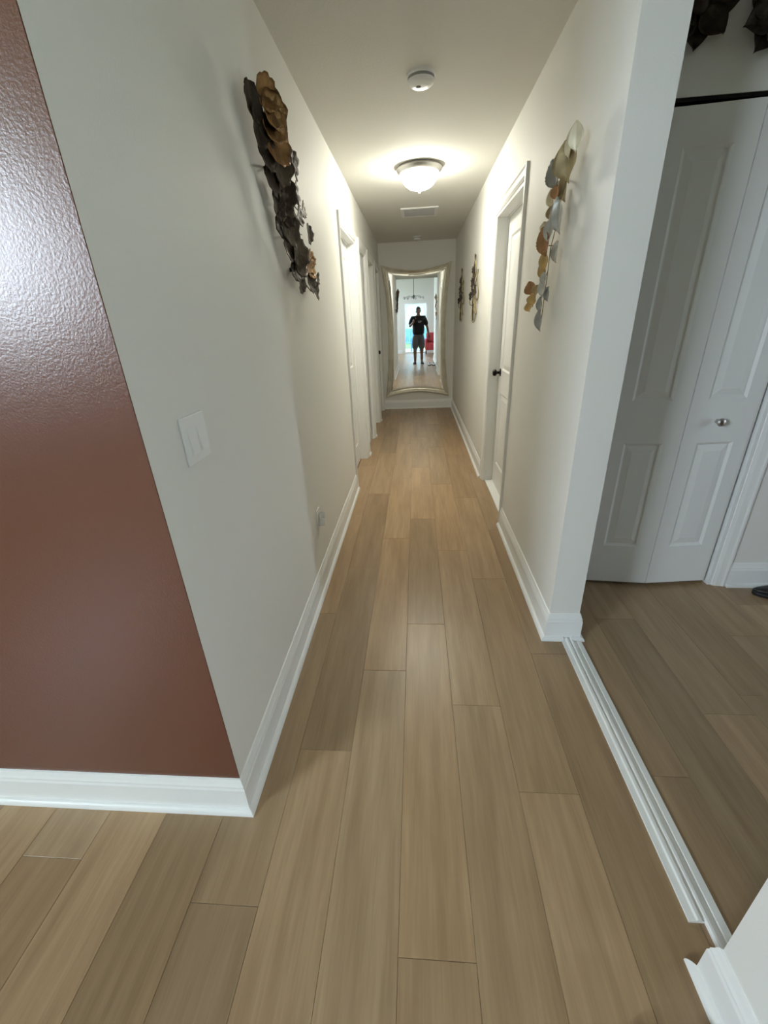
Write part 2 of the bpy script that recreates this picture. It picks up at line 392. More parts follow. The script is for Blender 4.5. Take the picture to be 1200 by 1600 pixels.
def panel_leaf(parent, name, w, h, t, panels, mat='door'):
    """door leaf in local coords: x 0..w, y 0 (front) .. t, z 0..h; raised panels are children"""
    mb = MB()
    xs = sorted(set([0, w] + [p[0] for p in panels] + [p[1] for p in panels]))
    zs = sorted(set([0, h] + [p[2] for p in panels] + [p[3] for p in panels]))
    def inside(x, z): return any(p[0] < x < p[1] and p[2] < z < p[3] for p in panels)
    for i in range(len(xs)-1):
        for j in range(len(zs)-1):
            if not inside((xs[i]+xs[i+1])/2, (zs[j]+zs[j+1])/2):
                mb.add([(xs[i],0,zs[j]),(xs[i+1],0,zs[j]),(xs[i+1],0,zs[j+1]),(xs[i],0,zs[j+1])], [(0,1,2,3)])
    for a, b, c, d in panels:     # moulded edge sloping into the recess
        e = 0.012; q = 0.009
        mb.add([(a,0,c),(b,0,c),(b,0,d),(a,0,d),(a+e,q,c+e),(b-e,q,c+e),(b-e,q,d-e),(a+e,q,d-e)], [(0,1,5,4),(1,2,6,5),(2,3,7,6),(3,0,4,7),(4,5,6,7)])
    mb.add([(0,0,0),(w,0,0),(w,0,h),(0,0,h),(0,t,0),(w,t,0),(w,t,h),(0,t,h)], [(0,1,5,4),(1,2,6,5),(2,3,7,6),(3,0,4,7),(4,5,6,7)])
    o = mb.build(name, mat, parent, local=True)
    for a, b, c, d in panels:
        g = 0.016; s2 = 0.045
        p = MB()
        p.add([(a+g,.0088,c+g),(b-g,.0088,c+g),(b-g,.0088,d-g),(a+g,.0088,d-g),
               (a+s2,.002,c+s2),(b-s2,.002,c+s2),(b-s2,.002,d-s2),(a+s2,.002,d-s2)], [(0,1,5,4),(1,2,6,5),(2,3,7,6),(3,0,4,7),(4,5,6,7),(0,3,2,1)])
        p.build('raised_panel', mat, o, local=True)
    return o
def knob(parent, c, axis, sgn, mat, r=0.026):
    prof = [(0.030, 0), (0.030, 0.004), (0.012, 0.010), (0.010, 0.026), (0.018, 0.032), (r, 0.040), (r*1.02, 0.050), (r*0.8, 0.060), (r*0.3, 0.064)]
    MB().lathe([(a, sgn*b) for a, b in prof], c, 20, axis).build('knob', mat, parent, 'auto')
PANELS6 = lambda w: [(0.10, w/2-0.05, 0.20, 0.80), (w/2+0.05, w-0.10, 0.20, 0.80), (0.10, w/2-0.05, 1.0, 1.90), (w/2+0.05, w-0.10, 1.0, 1.90)]
PANELS2 = lambda w: [(0.11, w-0.11, 0.20, 0.80), (0.11, w-0.11, 0.98, 1.90)]
def wall_door(name, left, ya, yb, knob_far, label, recess, gap=0.0, knob_mat='black'):
    X = XL if left else XR
    nx = 1 if left else -1
    xb = XL - T if left else XC
    d = thing(name, (X, (ya+yb)/2, 0), label, 'door', kind='structure')
    casing_v(X, nx, ya, yb, DH, d)
    jamb_y(min(X, xb), max(X, xb), ya, yb, DH, d)
    w = yb-ya-0.036-0.006-gap; h = DH-0.018-0.012
    face = X - nx*recess
    leaf = panel_leaf(d, 'leaf', w, h, 0.035, PANELS2(w))
    off = woff(d)
    if left:   # front faces +x: local x -> +y, local y -> -x
        leaf.rotation_euler = (0, 0, pi/2)
        leaf.location = Vector((face, ya+0.021, 0.010)) - off
    else:      # front faces -x: local x -> -y, local y -> +x
        leaf.rotation_euler = (0, 0, -pi/2)
        leaf.location = Vector((face, yb-0.021, 0.010)) - off
    ky = (yb-0.021-0.065) if knob_far else (ya+0.021+0.065)
    if knob_mat: knob(d, (face, ky, 0.965), 'x', nx, knob_mat)
    # door stop strips
    sx0, sx1 = (face+0.001, face+0.012) if left else (face-0.012, face-0.001)
    MB().box(sx0, sx1, ya+.018, ya+.028, 0, DH-.018).box(sx0, sx1, yb-.028, yb-.018, 0, DH-.018).box(sx0, sx1, ya+.028, yb-.028, DH-.028, DH-.018).build('door_stop', 'trim', d)
    return d
wall_door('door_1', False, RD[0], RD[1], True, 'white panelled door with black knob on the right hallway wall', 0.085)
wall_door('door_2', True, LD[0][0], LD[0][1], False, 'first white door on the left hallway wall, nearest the outlet', 0.070)
wall_door('door_3', True, LD[1][0], LD[1][1], False, 'second narrow white door on the left hallway wall, slightly ajar', 0.025, 0.09, None)
wall_door('door_4', True, LD[2][0], LD[2][1], False, 'third white door on the left hallway wall', 0.070)
wall_door('door_5', True, LD[3][0], LD[3][1], False, 'last white door on the left beside the mirror', 0.030)
# white threshold under the right door
S('trim_1', MB().bbox(XR+0.02, XC, RD[0]+.018, RD[1]-.018, 0, 0.012, 0.004), 'trim', 'white threshold strip under the right hallway door', 'threshold')

# bifold closet door in the foyer
bd = thing('door_6', (1.25, YB, 0), 'white two-leaf bifold closet door with raised panels in the foyer', 'door', kind='structure')
LW = 0.324; LH = 2.03
bp_ = [(0.075, LW-0.075, 0.225, 0.785), (0.075, LW-0.075, 0.985, 1.91)]
fold = math.radians(5.5)
hx, hy = 1.243, YB + 0.012 - LW*math.sin(fold)
l1 = panel_leaf(bd, 'leaf', LW-0.002, LH, 0.032, bp_)
l1.rotation_euler = (0, 0, -fold); l1.location = Vector((hx - LW*math.cos(fold), YB+0.012, 0.022)) - woff(bd)
l2 = panel_leaf(bd, 'leaf', LW-0.002, LH, 0.032, bp_)
l2.rotation_euler = (0, 0, fold); l2.location = Vector((hx+0.002, hy, 0.022)) - woff(bd)
kb = MB().lathe([(0.011, 0), (0.010, -0.012), (0.017, -0.02), (0.019, -0.028), (0.014, -0.036), (0.004, -0.039)], (0.142, 0, 0.885), 20, 'y').build('knob', 'nickel', l2, 'auto', local=True)
MB().box(0.90, 1.60, YB+.005, YB+.04, 2.063, 2.075).build('top_track', 'black', bd)
r0 = []; r1 = []
for a, dd in CAS:
    x = 1.60 + (CW - a); r0.append((x, YB - dd, 0)); r1.append((x, YB - dd, 2.075))
MB().loft([r0, r1]).build('casing', 'trim', bd)
MB().box(1.582, 1.60, YB, YB+.1, 0, 2.075).build('jamb', 'trim', bd)

# ------------------------------------------------------------------ floor track across the foyer opening
tp = [(0.664, 0), (0.664, 0.007), (0.680, 0.009), (0.684, 0.014), (0.692, 0.014), (0.696, 0.009), (0.701, 0.009), (0.704, 0.013), (0.710, 0.013),
      (0.714, 0.008), (0.722, 0.008), (0.724, 0.003), (0.729, 0.003), (0.731, 0.008), (0.750, 0.006), (0.750, 0)]
tr = meta(bpy.data.objects.new('floor_track', None), 'white ribbed floor track strip between hallway and foyer', 'floor track')
COL.objects.link(tr); tr.location = (0.707, 1.1, 0)
k = 7
left = tp[:k] + [(0.701, 0)]
right = [(0.7012, 0)] + [(0.7012, 0.009)] + tp[k:]
MB().loft([[(x, 0.575, z) for x, z in left], [(x, 1.594, z) for x, z in left]]).build('outer_strip', 'trim', tr)
MB().loft([[(x, 0.515, z) for x, z in right], [(x, 1.594, z) for x, z in right]]).build('grooved_strip', 'trim', tr)

# ------------------------------------------------------------------ windows and patio door
def pane_y(name, x, ya, yb, za, zb, label, mull_y=(), mull_z=(), glass='glass', fw=0.05):
    w = thing(name, (x, (ya+yb)/2, za), label, 'window', kind='structure')
    mb = MB().box(x-.04, x+.04, ya, ya+fw, za, zb).box(x-.04, x+.04, yb-fw, yb, za, zb).box(x-.04, x+.04, ya+fw, yb-fw, za, za+fw).box(x-.04, x+.04, ya+fw, yb-fw, zb-fw, zb)
    mb.build('window_frame', 'trim', w)
    for m in mull_y: MB().box(x-.02, x+.02, m-.02, m+.02, za+fw, zb-fw).build('mullion', 'trim', w)
    for m in mull_z: MB().box(x-.02, x+.02, ya+fw, yb-fw, m-.02, m+.02).build('mullion', 'trim', w)
    return w
pane_y('window_1', -4.05, -3.5, -1.6, 1.5, 2.96, 'wide white-framed living room window outside the view', (-2.55,), ())
pane_y('window_2', 6.06, 0.02, 0.42, 0.5, 2.2, 'tall window beyond the foyer outside the view')
pd = thing('window_3', (0, -5.25, 0), 'bright glass patio door reflected in the mirror behind the person', 'patio door', kind='structure')
MB().box(-.5, -.45, -5.28, -5.2, 0, 2.0).box(.45, .5, -5.28, -5.2, 0, 2.0).box(-.45, .45, -5.28, -5.2, 1.95, 2.0).box(-.45, .45, -5.28, -5.2, 0, .05).build('window_frame', 'trim', pd)
MB().box(-.45, .45, -5.245, -5.239, .05, 1.95).build('pane', 'dim_glass', pd)

# ------------------------------------------------------------------ ceiling fixtures
def smoke_detector(loc, r, label):
    d = thing('smoke_detector', loc, label, 'smoke detector')
    x, y, z = loc
    MB().lathe([(r*1.08, 0), (r*1.08, -0.008), (r, -0.010)], loc, 40).build('mounting_plate', 'plastic', d, 'auto')
    MB().lathe([(r, -0.008), (r, -0.024), (r*0.94, -0.034), (r*0.80, -0.040), (r*0.3, -0.042), (0.002, -0.042)], loc, 40).build('body', 'plastic', d, 'auto')
    MB().lathe([(r*1.005, -0.0125), (r*1.012, -0.015), (r*1.012, -0.020), (r*1.005, -0.0225)], loc, 40, caps=False).build('vent_ring', 'grey_plastic', d)
    MB().lathe([(0.011, -0.040), (0.011, -0.0445), (0.008, -0.046), (0.001, -0.046)], (x-0.012, y+0.004, z), 16).build('test_button', 'grey_plastic', d, 'auto')
    return d
smoke_detector((0.036, 2.635, H), 0.062, 'round white smoke detector on the ceiling nearest the camera')
smoke_detector((0.034, 6.93, H), 0.055, 'small white smoke detector on the ceiling just above the mirror')
lp = thing('ceiling_light', (0.038, 3.95, H), 'lit flush-mount ceiling lamp with frosted bowl and nickel rim', 'ceiling lamp')
lc = (0.038, 3.95, H)
MB().lathe([(0.155, 0), (0.168, -0.006), (0.172, -0.016), (0.166, -0.030), (0.152, -0.040), (0.146, -0.044), (0.140, -0.040)], lc, 48, caps=False).build('rim', 'nickel', lp, 'auto')
MB().lathe([(0.143, -0.040), (0.141, -0.055), (0.130, -0.082), (0.108, -0.110), (0.078, -0.131), (0.040, -0.143), (0.012, -0.146)], lc, 40).build('glass_bowl', 'bowl', lp, True)
MB().lathe([(0.010, -0.145), (0.012, -0.150), (0.007, -0.158), (0.009, -0.163), (0.004, -0.170)], lc, 14).build('finial', 'nickel', lp, 'auto')
av = thing('air_vent', (0.05, 5.42, H), 'white louvred return air vent on the ceiling behind the lamp', 'air vent')
x0, x1, y0, y1 = -0.145, 0.245, 5.22, 5.62
zf = H - 0.012
MB().bbox(x0, x1, y0, y0+.035, zf, H, .003).bbox(x0, x1, y1-.035, y1, zf, H, .003).bbox(x0, x0+.035, y0+.035, y1-.035, zf, H, .003).bbox(x1-.035, x1, y0+.035, y1-.035, zf, H, .003).build('frame', 'plastic', av)
MB().box(x0+.034, x1-.034, y0+.034, y1-.034, H-.0015, H).build('backing', 'grey_plastic', av)
slm = None
for i in range(14):
    y = y0 + .047 + i*0.0235
    mb = MB().add([(x0+.035, y, zf+.001), (x1-.035, y, zf+.001), (x1-.035, y+.015, H-.002), (x0+.035, y+.015, H-.002), (x0+.035, y+.002, zf), (x1-.035, y+.002, zf), (x1-.035, y+.017, H-.003), (x0+.035, y+.017, H-.003)],
                  [(0,1,2,3),(4,7,6,5),(0,4,5,1),(3,2,6,7),(0,3,7,4),(1,5,6,2)])
    mb.build('louvre', 'plastic', av)

# ------------------------------------------------------------------ switch and outlet on the left wall
sw = thing('light_switch', (XL, 0.995, 1.152), 'white double rocker light switch on the left wall near the corner', 'light switch')
MB().bbox(XL, XL+.006, 0.936, 1.054, 1.094, 1.210, .0025).build('wall_plate', 'plastic', sw)
for yc in (0.972, 1.018):
    rk = MB().add([(XL+.005, yc-.0165, 1.119), (XL+.005, yc+.0165, 1.119), (XL+.005, yc+.0165, 1.185), (XL+.005, yc-.0165, 1.185),
                   (XL+.014, yc-.0155, 1.120), (XL+.014, yc+.0155, 1.120), (XL+.007, yc+.0155, 1.184), (XL+.007, yc-.0155, 1.184)],
                  [(0,1,5,4),(1,2,6,5),(2,3,7,6),(3,0,4,7),(4,5,6,7)]).build('rocker', 'plastic', sw)
    MB().box(XL+.005, XL+.0064, yc-.0185, yc+.0185, 1.117, 1.187).build('rocker_frame', 'plastic', sw)
ou = thing('wall_outlet', (XL, 2.08, 0.41), 'white wall outlet with plate low on the left hallway wall', 'outlet')
MB().bbox(XL, XL+.006, 2.045, 2.115, 0.352, 0.468, .0025).build('wall_plate', 'plastic', ou)
for z in (0.388, 0.432):
    s_ = MB().bbox(XL+.005, XL+.008, 2.064, 2.096, z-.014, z+.014, .001).build('socket', 'plastic', ou)
pg = thing('plug_in_adapter', (XL+.008, 2.08, 0.405), 'white plug-in night light stuck in the left wall outlet', 'night light')
MB().bbox(XL+.009, XL+.040, 2.058, 2.102, 0.372, 0.420, .006).build('housing', 'plastic', pg)
MB().lathe([(0.018, 0), (0.018, 0.018), (0.014, 0.026), (0.004, 0.030)], (XL+.024, 2.08, 0.418), 20).build('lens', 'frosted', pg, 'auto')

# ------------------------------------------------------------------ mirror
CX, FY = 0.012, YE
mi = thing('wall_mirror', (CX, YE, 0.19), 'tall wall mirror with inward-curved champagne silver frame at hallway end', 'mirror')
OC = dict(hw=0.530, z0=0.190, z1=2.150, sx=0.078, st=0.092, sb=0.088)
IC = dict(hw=0.432, z0=0.305, z1=2.048, sx=0.050, st=0.046, sb=0.046)
def mirror_pt(side, t, c):
    q = 1 - t*t
    if side == 'top': return (CX + t*c['hw'], c['z1'] - c['st']*q)
    if side == 'bottom': return (CX + t*c['hw'], c['z0'] + c['sb']*q)
    zm = (c['z0']+c['z1'])/2; hz = (c['z1']-c['z0'])/2
    if side == 'left': return (CX - c['hw'] + c['sx']*q, zm + t*hz)
    return (CX + c['hw'] - c['sx']*q, zm + t*hz)
FP = [(0.0, 0.0), (0.0, 0.022), (0.04, 0.038), (0.12, 0.052), (0.22, 0.058), (0.34, 0.054), (0.50, 0.044), (0.66, 0.036), (0.76, 0.034),
      (0.78, 0.029), (0.82, 0.029), (0.84, 0.034), (0.92, 0.036), (1.0, 0.026), (1.02, 0.016)]
N = 28
for side in ('top', 'right', 'bottom', 'left'):
    rings = []
    for i in range(N+1):
        t = -1 + 2*i/N
        a = mirror_pt(side, t, OC); b = mirror_pt(side, t, IC)
        rings.append([(a[0]+(b[0]-a[0])*u, FY - hgt, a[1]+(b[1]-a[1])*u) for u, hgt in FP])
    MB().loft(rings, closed=False).build('frame_rail', 'champagne', mi, 'auto')
def shrink(p, d):
    zm = (IC['z0']+IC['z1'])/2
    return (CX + (p[0]-CX)*(1-d/IC['hw']), zm + (p[1]-zm)*(1-d/0.87))
loop = []
for side, rev in (('bottom', False), ('right', False), ('top', True), ('left', True)):
    for i in range(N):
        t = -1 + 2*i/N
        loop.append(mirror_pt(side, -t if rev else t, IC))
inner = [shrink(p, 0.022) for p in loop]
gm = MB(); n = len(loop)
gm.add([(p[0], FY-0.022, p[1]) for p in inner] + [(CX, FY-0.022, 1.18)], [(i, (i+1) % n, n) for i in range(n)])
gl = gm.build('mirror_glass', 'mirror', mi)
bm_ = MB().loft([[(p[0], FY-0.0215, p[1]) for p in loop], [(p[0], FY-0.022, p[1]) for p in inner]], True, False)
bm_.build('bevelled_edge', 'mirror', gl)
bk = MB().loft([[(p[0], FY, p[1]) for p in loop], [(p[0], FY-0.018, p[1]) for p in loop]], True, True).build('backing_board', 'black', mi)

# ------------------------------------------------------------------ metal leaf art
def disc_leaf(r, seed, cup=0.25, ruf=0.06, scal=0.05, lobes=9):
    q = random.Random(seed); nr, ns = 5, 27
    ph = q.uniform(0, 6.28); ph2 = q.uniform(0, 6.28); asp = q.uniform(0.85, 1.05)
    mb = MB(); vs = [(0, 0, 0)]; fs = []
    for i in range(1, nr+1):
        t = i/nr
        for j in range(ns):
            a = 2*pi*j/ns
            rr = r*t*(1 + scal*t*math.cos(lobes*a+ph) + 0.05*t*math.cos(3*a+ph2))
            z = r*(cup*t*t + ruf*t*t*math.cos(lobes*a+ph+0.7) + 0.10*t*math.cos(2*a+ph2)) + q.uniform(-.01, .01)*r
            vs.append((rr*math.cos(a), rr*math.sin(a)*asp, z))
    for j in range(ns): fs.append((0, 1+j, 1+(j+1) % ns))
    for i in range(nr-1):
        for j in range(ns):
            k = (j+1) % ns
            fs.append((1+i*ns+j, 1+(i+1)*ns+j, 1+(i+1)*ns+k, 1+i*ns+k))
    return mb.add(vs, fs)
def fold_leaf(L, W, foldz, ribs, seed, notch=False):
    nl, nw = 18, 8
    vs = []; fs = []
    for i in range(nl+1):
        s = i/nl
        if notch: half = W*0.5*(0.04 + 0.96*min(1, s/0.45)**0.85 * (1 - 0.55*max(0, (s-0.45)/0.55)**1.3))
        else: half = W*0.5*max(0.03, math.sin(pi*s**0.85)**0.85)
        for j in range(nw+1):
            v = -1 + 2*j/nw
            z = foldz*W*abs(v)**1.1 + 0.04*L*math.sin(pi*s)
            if ribs: z += 0.018*L*math.sin(2*ribs*pi*(s - 0.22*abs(v)))*min(1, abs(v)*3)
            y = (s-0.5)*L + 0.10*L*abs(v)*(1-s)
            if notch: y += 0.22*L*abs(v)*s
            vs.append((v*half, y, z))
    for i in range(nl):
        for j in range(nw):
            a = i*(nw+1)+j; fs.append((a, a+1, a+nw+2, a+nw+1))
    return MB().add(vs, fs)
def place_leaf(mb, parent, mat, pos, left, tilt, spin, pitch=0.0, name='leaf', thick=0.0016):
    o = mb.build(name, mat, parent, True, local=True)
    md = o.modifiers.new('thickness', 'SOLIDIFY'); md.thickness = thick
    n = Vector((1 if left else -1, 0, 0)); u = Vector((0, 1 if left else -1, 0)); v = Vector((0, 0, 1))
    B = Matrix((u, v, n)).transposed()
    # turn about the vertical so the face leans toward -y (the open end of the hall)
    tz = Matrix.Rotation(-tilt if left else tilt, 3, 'Z')
    Mx = tz @ B @ Matrix.Rotation(pitch, 3, 'X') @ Matrix.Rotation(spin, 3, 'Z')
    o.rotation_euler = Mx.to_euler(); o.location = Vector(pos) - woff(parent)
    return o
la = thing('leaf_wall_art', (XL, 2.0, 1.75), 'dark bronze metal leaf wall sculpture hung high on the left wall', 'wall art')
LEAVES = [  # y, z, radius, stand-off, tilt, material
    (1.791, 2.086, .050, .075, 30, 'bronze'), (1.807, 2.050, .052, .085, 32, 'bronze'), (1.812, 2.008, .055, .080, 30, 'bronze'),
    (1.850, 1.968, .060, .075, 28, 'bronze'), (1.895, 1.922, .060, .065, 24, 'pewter'), (1.935, 1.862, .060, .060, 22, 'dkbronze'),
    (1.935, 1.800, .060, .055, 22, 'dkbronze'), (1.949, 1.737, .058, .060, 20, 'pewter'), (2.060, 1.672, .060, .060, 18, 'pewter'), (2.08, 1.625, .045, .055, 18, 'pewter'),
    (2.170, 1.999, .052, .050, 0, 'pewter'), (2.110, 1.891, .042, .060, 2, 'dkbronze'), (2.130, 1.822, .042, .060, 2, 'dkbronze'),
    (2.284, 1.869, .034, .045, 2, 'dkbronze'), (2.287, 1.776, .042, .060, 6, 'dkbronze'), (2.220, 1.672, .040, .070, 15, 'bronze'), (2.215, 1.625, .040, .070, 15, 'bronze'),
    (2.212, 1.570, .044, .065, 14, 'dkbronze'), (2.350, 1.544, .044, .055, 4, 'dkbronze'), (2.444, 1.607, .028, .050, 2, 'dkbronze'),
    (1.720, 2.045, .050, .040, 14, 'dkbronze'), (1.745, 1.990, .055, .045, 14, 'dkbronze'), (1.790, 1.935, .058, .045, 14, 'dkbronze'),  # back row near the wall: dark leaves, partly standing in for shadow
    (1.835, 1.875, .056, .042, 12, 'dkbronze'), (1.870, 1.810, .056, .040, 12, 'dkbronze'), (1.905, 1.745, .052, .040, 12, 'dkbronze'),
    (1.975, 1.680, .052, .038, 10, 'dkbronze'), (2.045, 1.610, .048, .038, 10, 'dkbronze'), (2.120, 1.560, .040, .038, 8, 'dkbronze')]
for i, (y, z, r, d, tl, mt) in enumerate(LEAVES):
    place_leaf(disc_leaf(r, 100+i, 0.16, 0.055, 0.06, R_.choice([7, 8, 9])), la, mt, (XL+d, y, z), True, math.radians(tl), R_.uniform(0, 6.28))
stems = [[(1.74, 2.07), (1.83, 1.98), (1.92, 1.86), (1.98, 1.74), (2.08, 1.62), (2.16, 1.55)], [(1.93, 1.92), (2.05, 1.96), (2.16, 2.0)],
         [(1.98, 1.84), (2.10, 1.86), (2.20, 1.87), (2.28, 1.87)], [(2.0, 1.74), (2.12, 1.76), (2.29, 1.776)], [(2.05, 1.64), (2.15, 1.62), (2.22, 1.63), (2.29, 1.57), (2.35, 1.545), (2.44, 1.60)],
         [(2.08, 1.92), (2.12, 1.80), (2.17, 1.70), (2.21, 1.58)]]
for st in stems:
    MB().tube([(XL+.028+.006*math.sin(k*1.7), y, z) for k, (y, z) in enumerate(st)], 0.0028, 8).build('stem', 'black', la, True)
MB().box(XL, XL+.05, 1.90, 1.906, 1.925, 1.931).build('wall_hook', 'black', la)
MB().box(XL, XL+.02, 2.10, 2.115, 1.61, 1.625).build('wall_hook', 'black', la)

ra = thing('leaf_wall_art', (XR, 2.07, 1.65), 'gold copper and silver metal leaf wall sculpture on the right wall', 'wall art')
RL = [  # y, z, length, width, stand-off, tilt, spin, ribs, material
    (1.925, 1.930, .085, .052, .055, 12, 6, 0, 'cream_gold'), (1.880, 1.938, .092, .056, .050, 52, 4, 0, 'cream_gold'), (1.945, 1.885, .130, .105, .045, 34, 8, 9, 'tan'), (2.110, 1.890, .115, .085, .040, 22, 16, 10, 'dksilver'),
    (2.045, 1.819, .052, .050, .050, 25, 0, 0, 'copper'), (2.006, 1.736, .130, .075, .040, 25, 10, 0, 'silver'), (2.165, 1.824, .072, .060, .030, 18, 10, 0, 'cream_gold'),
    (2.155, 1.772, .050, .046, .035, 20, 0, 0, 'tan'), (2.185, 1.728, .042, .050, .045, 25, 0, 0, 'cream_gold'), (2.110, 1.664, .120, .075, .055, 26, 14, 10, 'copper'),
    (2.105, 1.596, .078, .055, .050, 28, 8, 8, 'gold'), (2.195, 1.577, .045, .048, .035, 20, 0, 0, 'silver'), (2.108, 1.530, .056, .045, .045, 24, 0, 0, 'silver'),
    (2.275, 1.503, .066, .072, .055, 30, 20, 6, 'copper'), (2.220, 1.452, .052, .058, .060, 32, -10, 0, 'gold'), (2.320, 1.424, .042, .050, .050, 30, 10, 0, 'gold'),
    (2.130, 1.366, .095, .055, .040, 22, 6, 0, 'dksilver'), (2.104, 1.470, .06, .05, .025, 15, 0, 0, 'dksilver'), (2.02, 1.83, .10, .08, .022, 10, 0, 0, 'tan'),
    (2.08, 1.76, .09, .07, .022, 10, 20, 0, 'dksilver'), (2.05, 1.62, .08, .06, .022, 10, 0, 0, 'silver'),
    (2.075, 1.700, .09, .060, .050, 24, -8, 0, 'silver'), (2.135, 1.560, .07, .055, .045, 22, 10, 8, 'gold'), (2.115, 1.495, .075, .050, .045, 24, -6, 0, 'silver'), (2.14, 1.430, .07, .045, .042, 22, 0, 0, 'dksilver'), (2.235, 1.490, .05, .05, .045, 22, -20, 0, 'tan')]
for i, (y, z, L, W, d, tl, sp, rb, mt) in enumerate(RL):
    place_leaf(fold_leaf(L, W, 0.10 if i < 2 else 0.22, rb, i), ra, mt, (XR-d, y, z), False, math.radians(tl), math.radians(sp))
SX = XR - .034
for pts in ([(1.92, 1.92), (1.99, 1.86), (2.04, 1.80), (2.06, 1.72), (2.12, 1.64), (2.12, 1.55), (2.135, 1.46), (2.145, 1.36)], [(2.12, 1.56), (2.18, 1.52), (2.28, 1.48), (2.33, 1.425)], [(2.04, 1.80), (2.11, 1.87), (2.16, 1.82), (2.18, 1.73)]):
    MB().tube([(SX, y, z) for y, z in pts], 0.0018, 8).build('stem', 'wire', ra, True)
MB().box(XR-.034, XR, 2.10, 2.104, 1.865, 1.869).build('wall_hook', 'wire', ra)
MB().box(XR-.034, XR, 2.150, 2.154, 1.655, 1.659).build('wall_hook', 'wire', ra)

# gold wire scroll wall art further down the right wall
def scroll_art(yc, label):
    a = thing('scroll_wall_art', (XR, yc, 1.64), label, 'wall art')
    X = XR - 0.02
    def loop_(cy, cz, ry, rz, rr=0.0045, tw=0.0, mat='wire', nm='wire_loop', nn=28):
        pts = []
        for k in range(nn+1):
            t = 2*pi*k/nn
            py, pz = ry*math.sin(t)*(1-0.35*math.cos(t)), rz*math.cos(t)
            pts.append((X + 0.008*math.sin(2*t), yc + cy + py*math.cos(tw)-pz*math.sin(tw), 1.64 + cz + py*math.sin(tw)+pz*math.cos(tw)))
        MB().tube(pts, rr, 8).build(nm, mat, a, True)
    loop_(0.02, 0.20, 0.075, 0.10)
    loop_(-0.02, -0.18, 0.085, 0.125)
    loop_(0.17, -0.06, 0.11, 0.085)
    loop_(-0.20, 0.02, 0.10, 0.13, tw=0.25)
    loop_(0.13, 0.13, 0.085, 0.075, tw=-0.4)
    loop_(-0.15, -0.16, 0.06, 0.07, tw=0.5)
    for cy, cz, rr in ((0.02, 0.05, 0.055), (0.16, -0.06, 0.042), (-0.18, -0.02, 0.05), (0.0, -0.04, 0.045), (0.03, 0.17, 0.035)):
        place_leaf(disc_leaf(rr, int(abs(cy)*1000)+int(cz*100)+50, 0.2, 0.08, 0.05, 6), a, 'pewter' if cy < 0.1 else 'dkbronze', (X-.008, yc+cy, 1.64+cz), False, math.radians(8), 0, name='metal_disc')
    MB().tube([(X, yc-.02, 1.64+.29), (X-.006, yc+.02, 1.64+.12), (X, yc-.01, 1.64), (X-.006, yc+.02, 1.64-.12), (X, yc-.01, 1.64-.29)], 0.006, 8).build('centre_rod', 'dkbronze', a, True)
    MB().box(X, XR, yc-.008, yc+.008, 1.66, 1.676).build('wall_hook', 'black', a)
scroll_art(4.78, 'gold wire scroll wall art on the right wall, nearer the door')
scroll_art(6.08, 'gold wire scroll wall art on the right wall, nearest the mirror')

# dark metal flowers above the closet door
def flower(x, z, r, petals, centre, label):
    f = thing('metal_flower', (x, YB, z), label, 'wall art')
    for k in range(petals):
        a = 2*pi*k/petals
        o = fold_leaf(r*0.95, r*0.75, 0.12, 0, k).build('petal', 'dkbronze', f, True, local=True)
        md = o.modifiers.new('thickness', 'SOLIDIFY'); md.thickness = 0.002
        # local z -> -y (out of the wall), local y -> radial
        rad = Vector((math.cos(a), 0, math.sin(a))); nn = Vector((0, -1, 0)); uu = rad.cross(nn)
        Mx = Matrix((uu, rad, nn)).transposed() @ Matrix.Rotation(0.25, 3, 'X')
        o.rotation_euler = Mx.to_euler(); o.location = rad*r*0.55 + Vector((0, -0.02 - 0.004*(k % 2), 0))
    MB().lathe([(r*0.02, -.04), (r*0.20, -.034), (r*0.24, -.024), (r*0.20, -.005), (r*0.1, 0)], (x, YB, z), 20, 'y').build('centre', centre, f, True)
flower(0.945, 2.300, 0.120, 8, 'dkbronze', 'dark metal flower on the wall above the closet, half hidden by the column')
flower(1.205, 2.270, 0.125, 9, 'dksilver', 'dark metal flower with grey centre above the closet at top right corner')

# ------------------------------------------------------------------ person holding the phone (seen in the mirror)
def skin_mesh(verts, edges, radii, root=0, sub=2):
    me = bpy.data.meshes.new('tmp'); me.from_pydata(verts, edges, [])
    o = bpy.data.objects.new('tmp', me); COL.objects.link(o)
    o.modifiers.new('skin', 'SKIN')
    for i, r in enumerate(radii):
        sv = me.skin_vertices[0].data[i]; sv.radius = (r, r) if not isinstance(r, tuple) else r
        sv.use_root = (i == root)
    ss = o.modifiers.new('sub', 'SUBSURF'); ss.levels = sub; ss.render_levels = sub
    dg = bpy.context.evaluated_depsgraph_get()
    m2 = bpy.data.meshes.new_from_object(o.evaluated_get(dg))
    vs = [v.co[:] for v in m2.vertices]; fs = [tuple(p.vertices) for p in m2.polygons]
    bpy.data.objects.remove(o); bpy.data.meshes.remove(me); bpy.data.meshes.remove(m2)
    return vs, fs
PX, PY = 0.085, -0.43
pe = thing('person', (PX, PY, 0), 'person in black T-shirt and grey shorts holding up a phone, reflected in mirror', 'person')
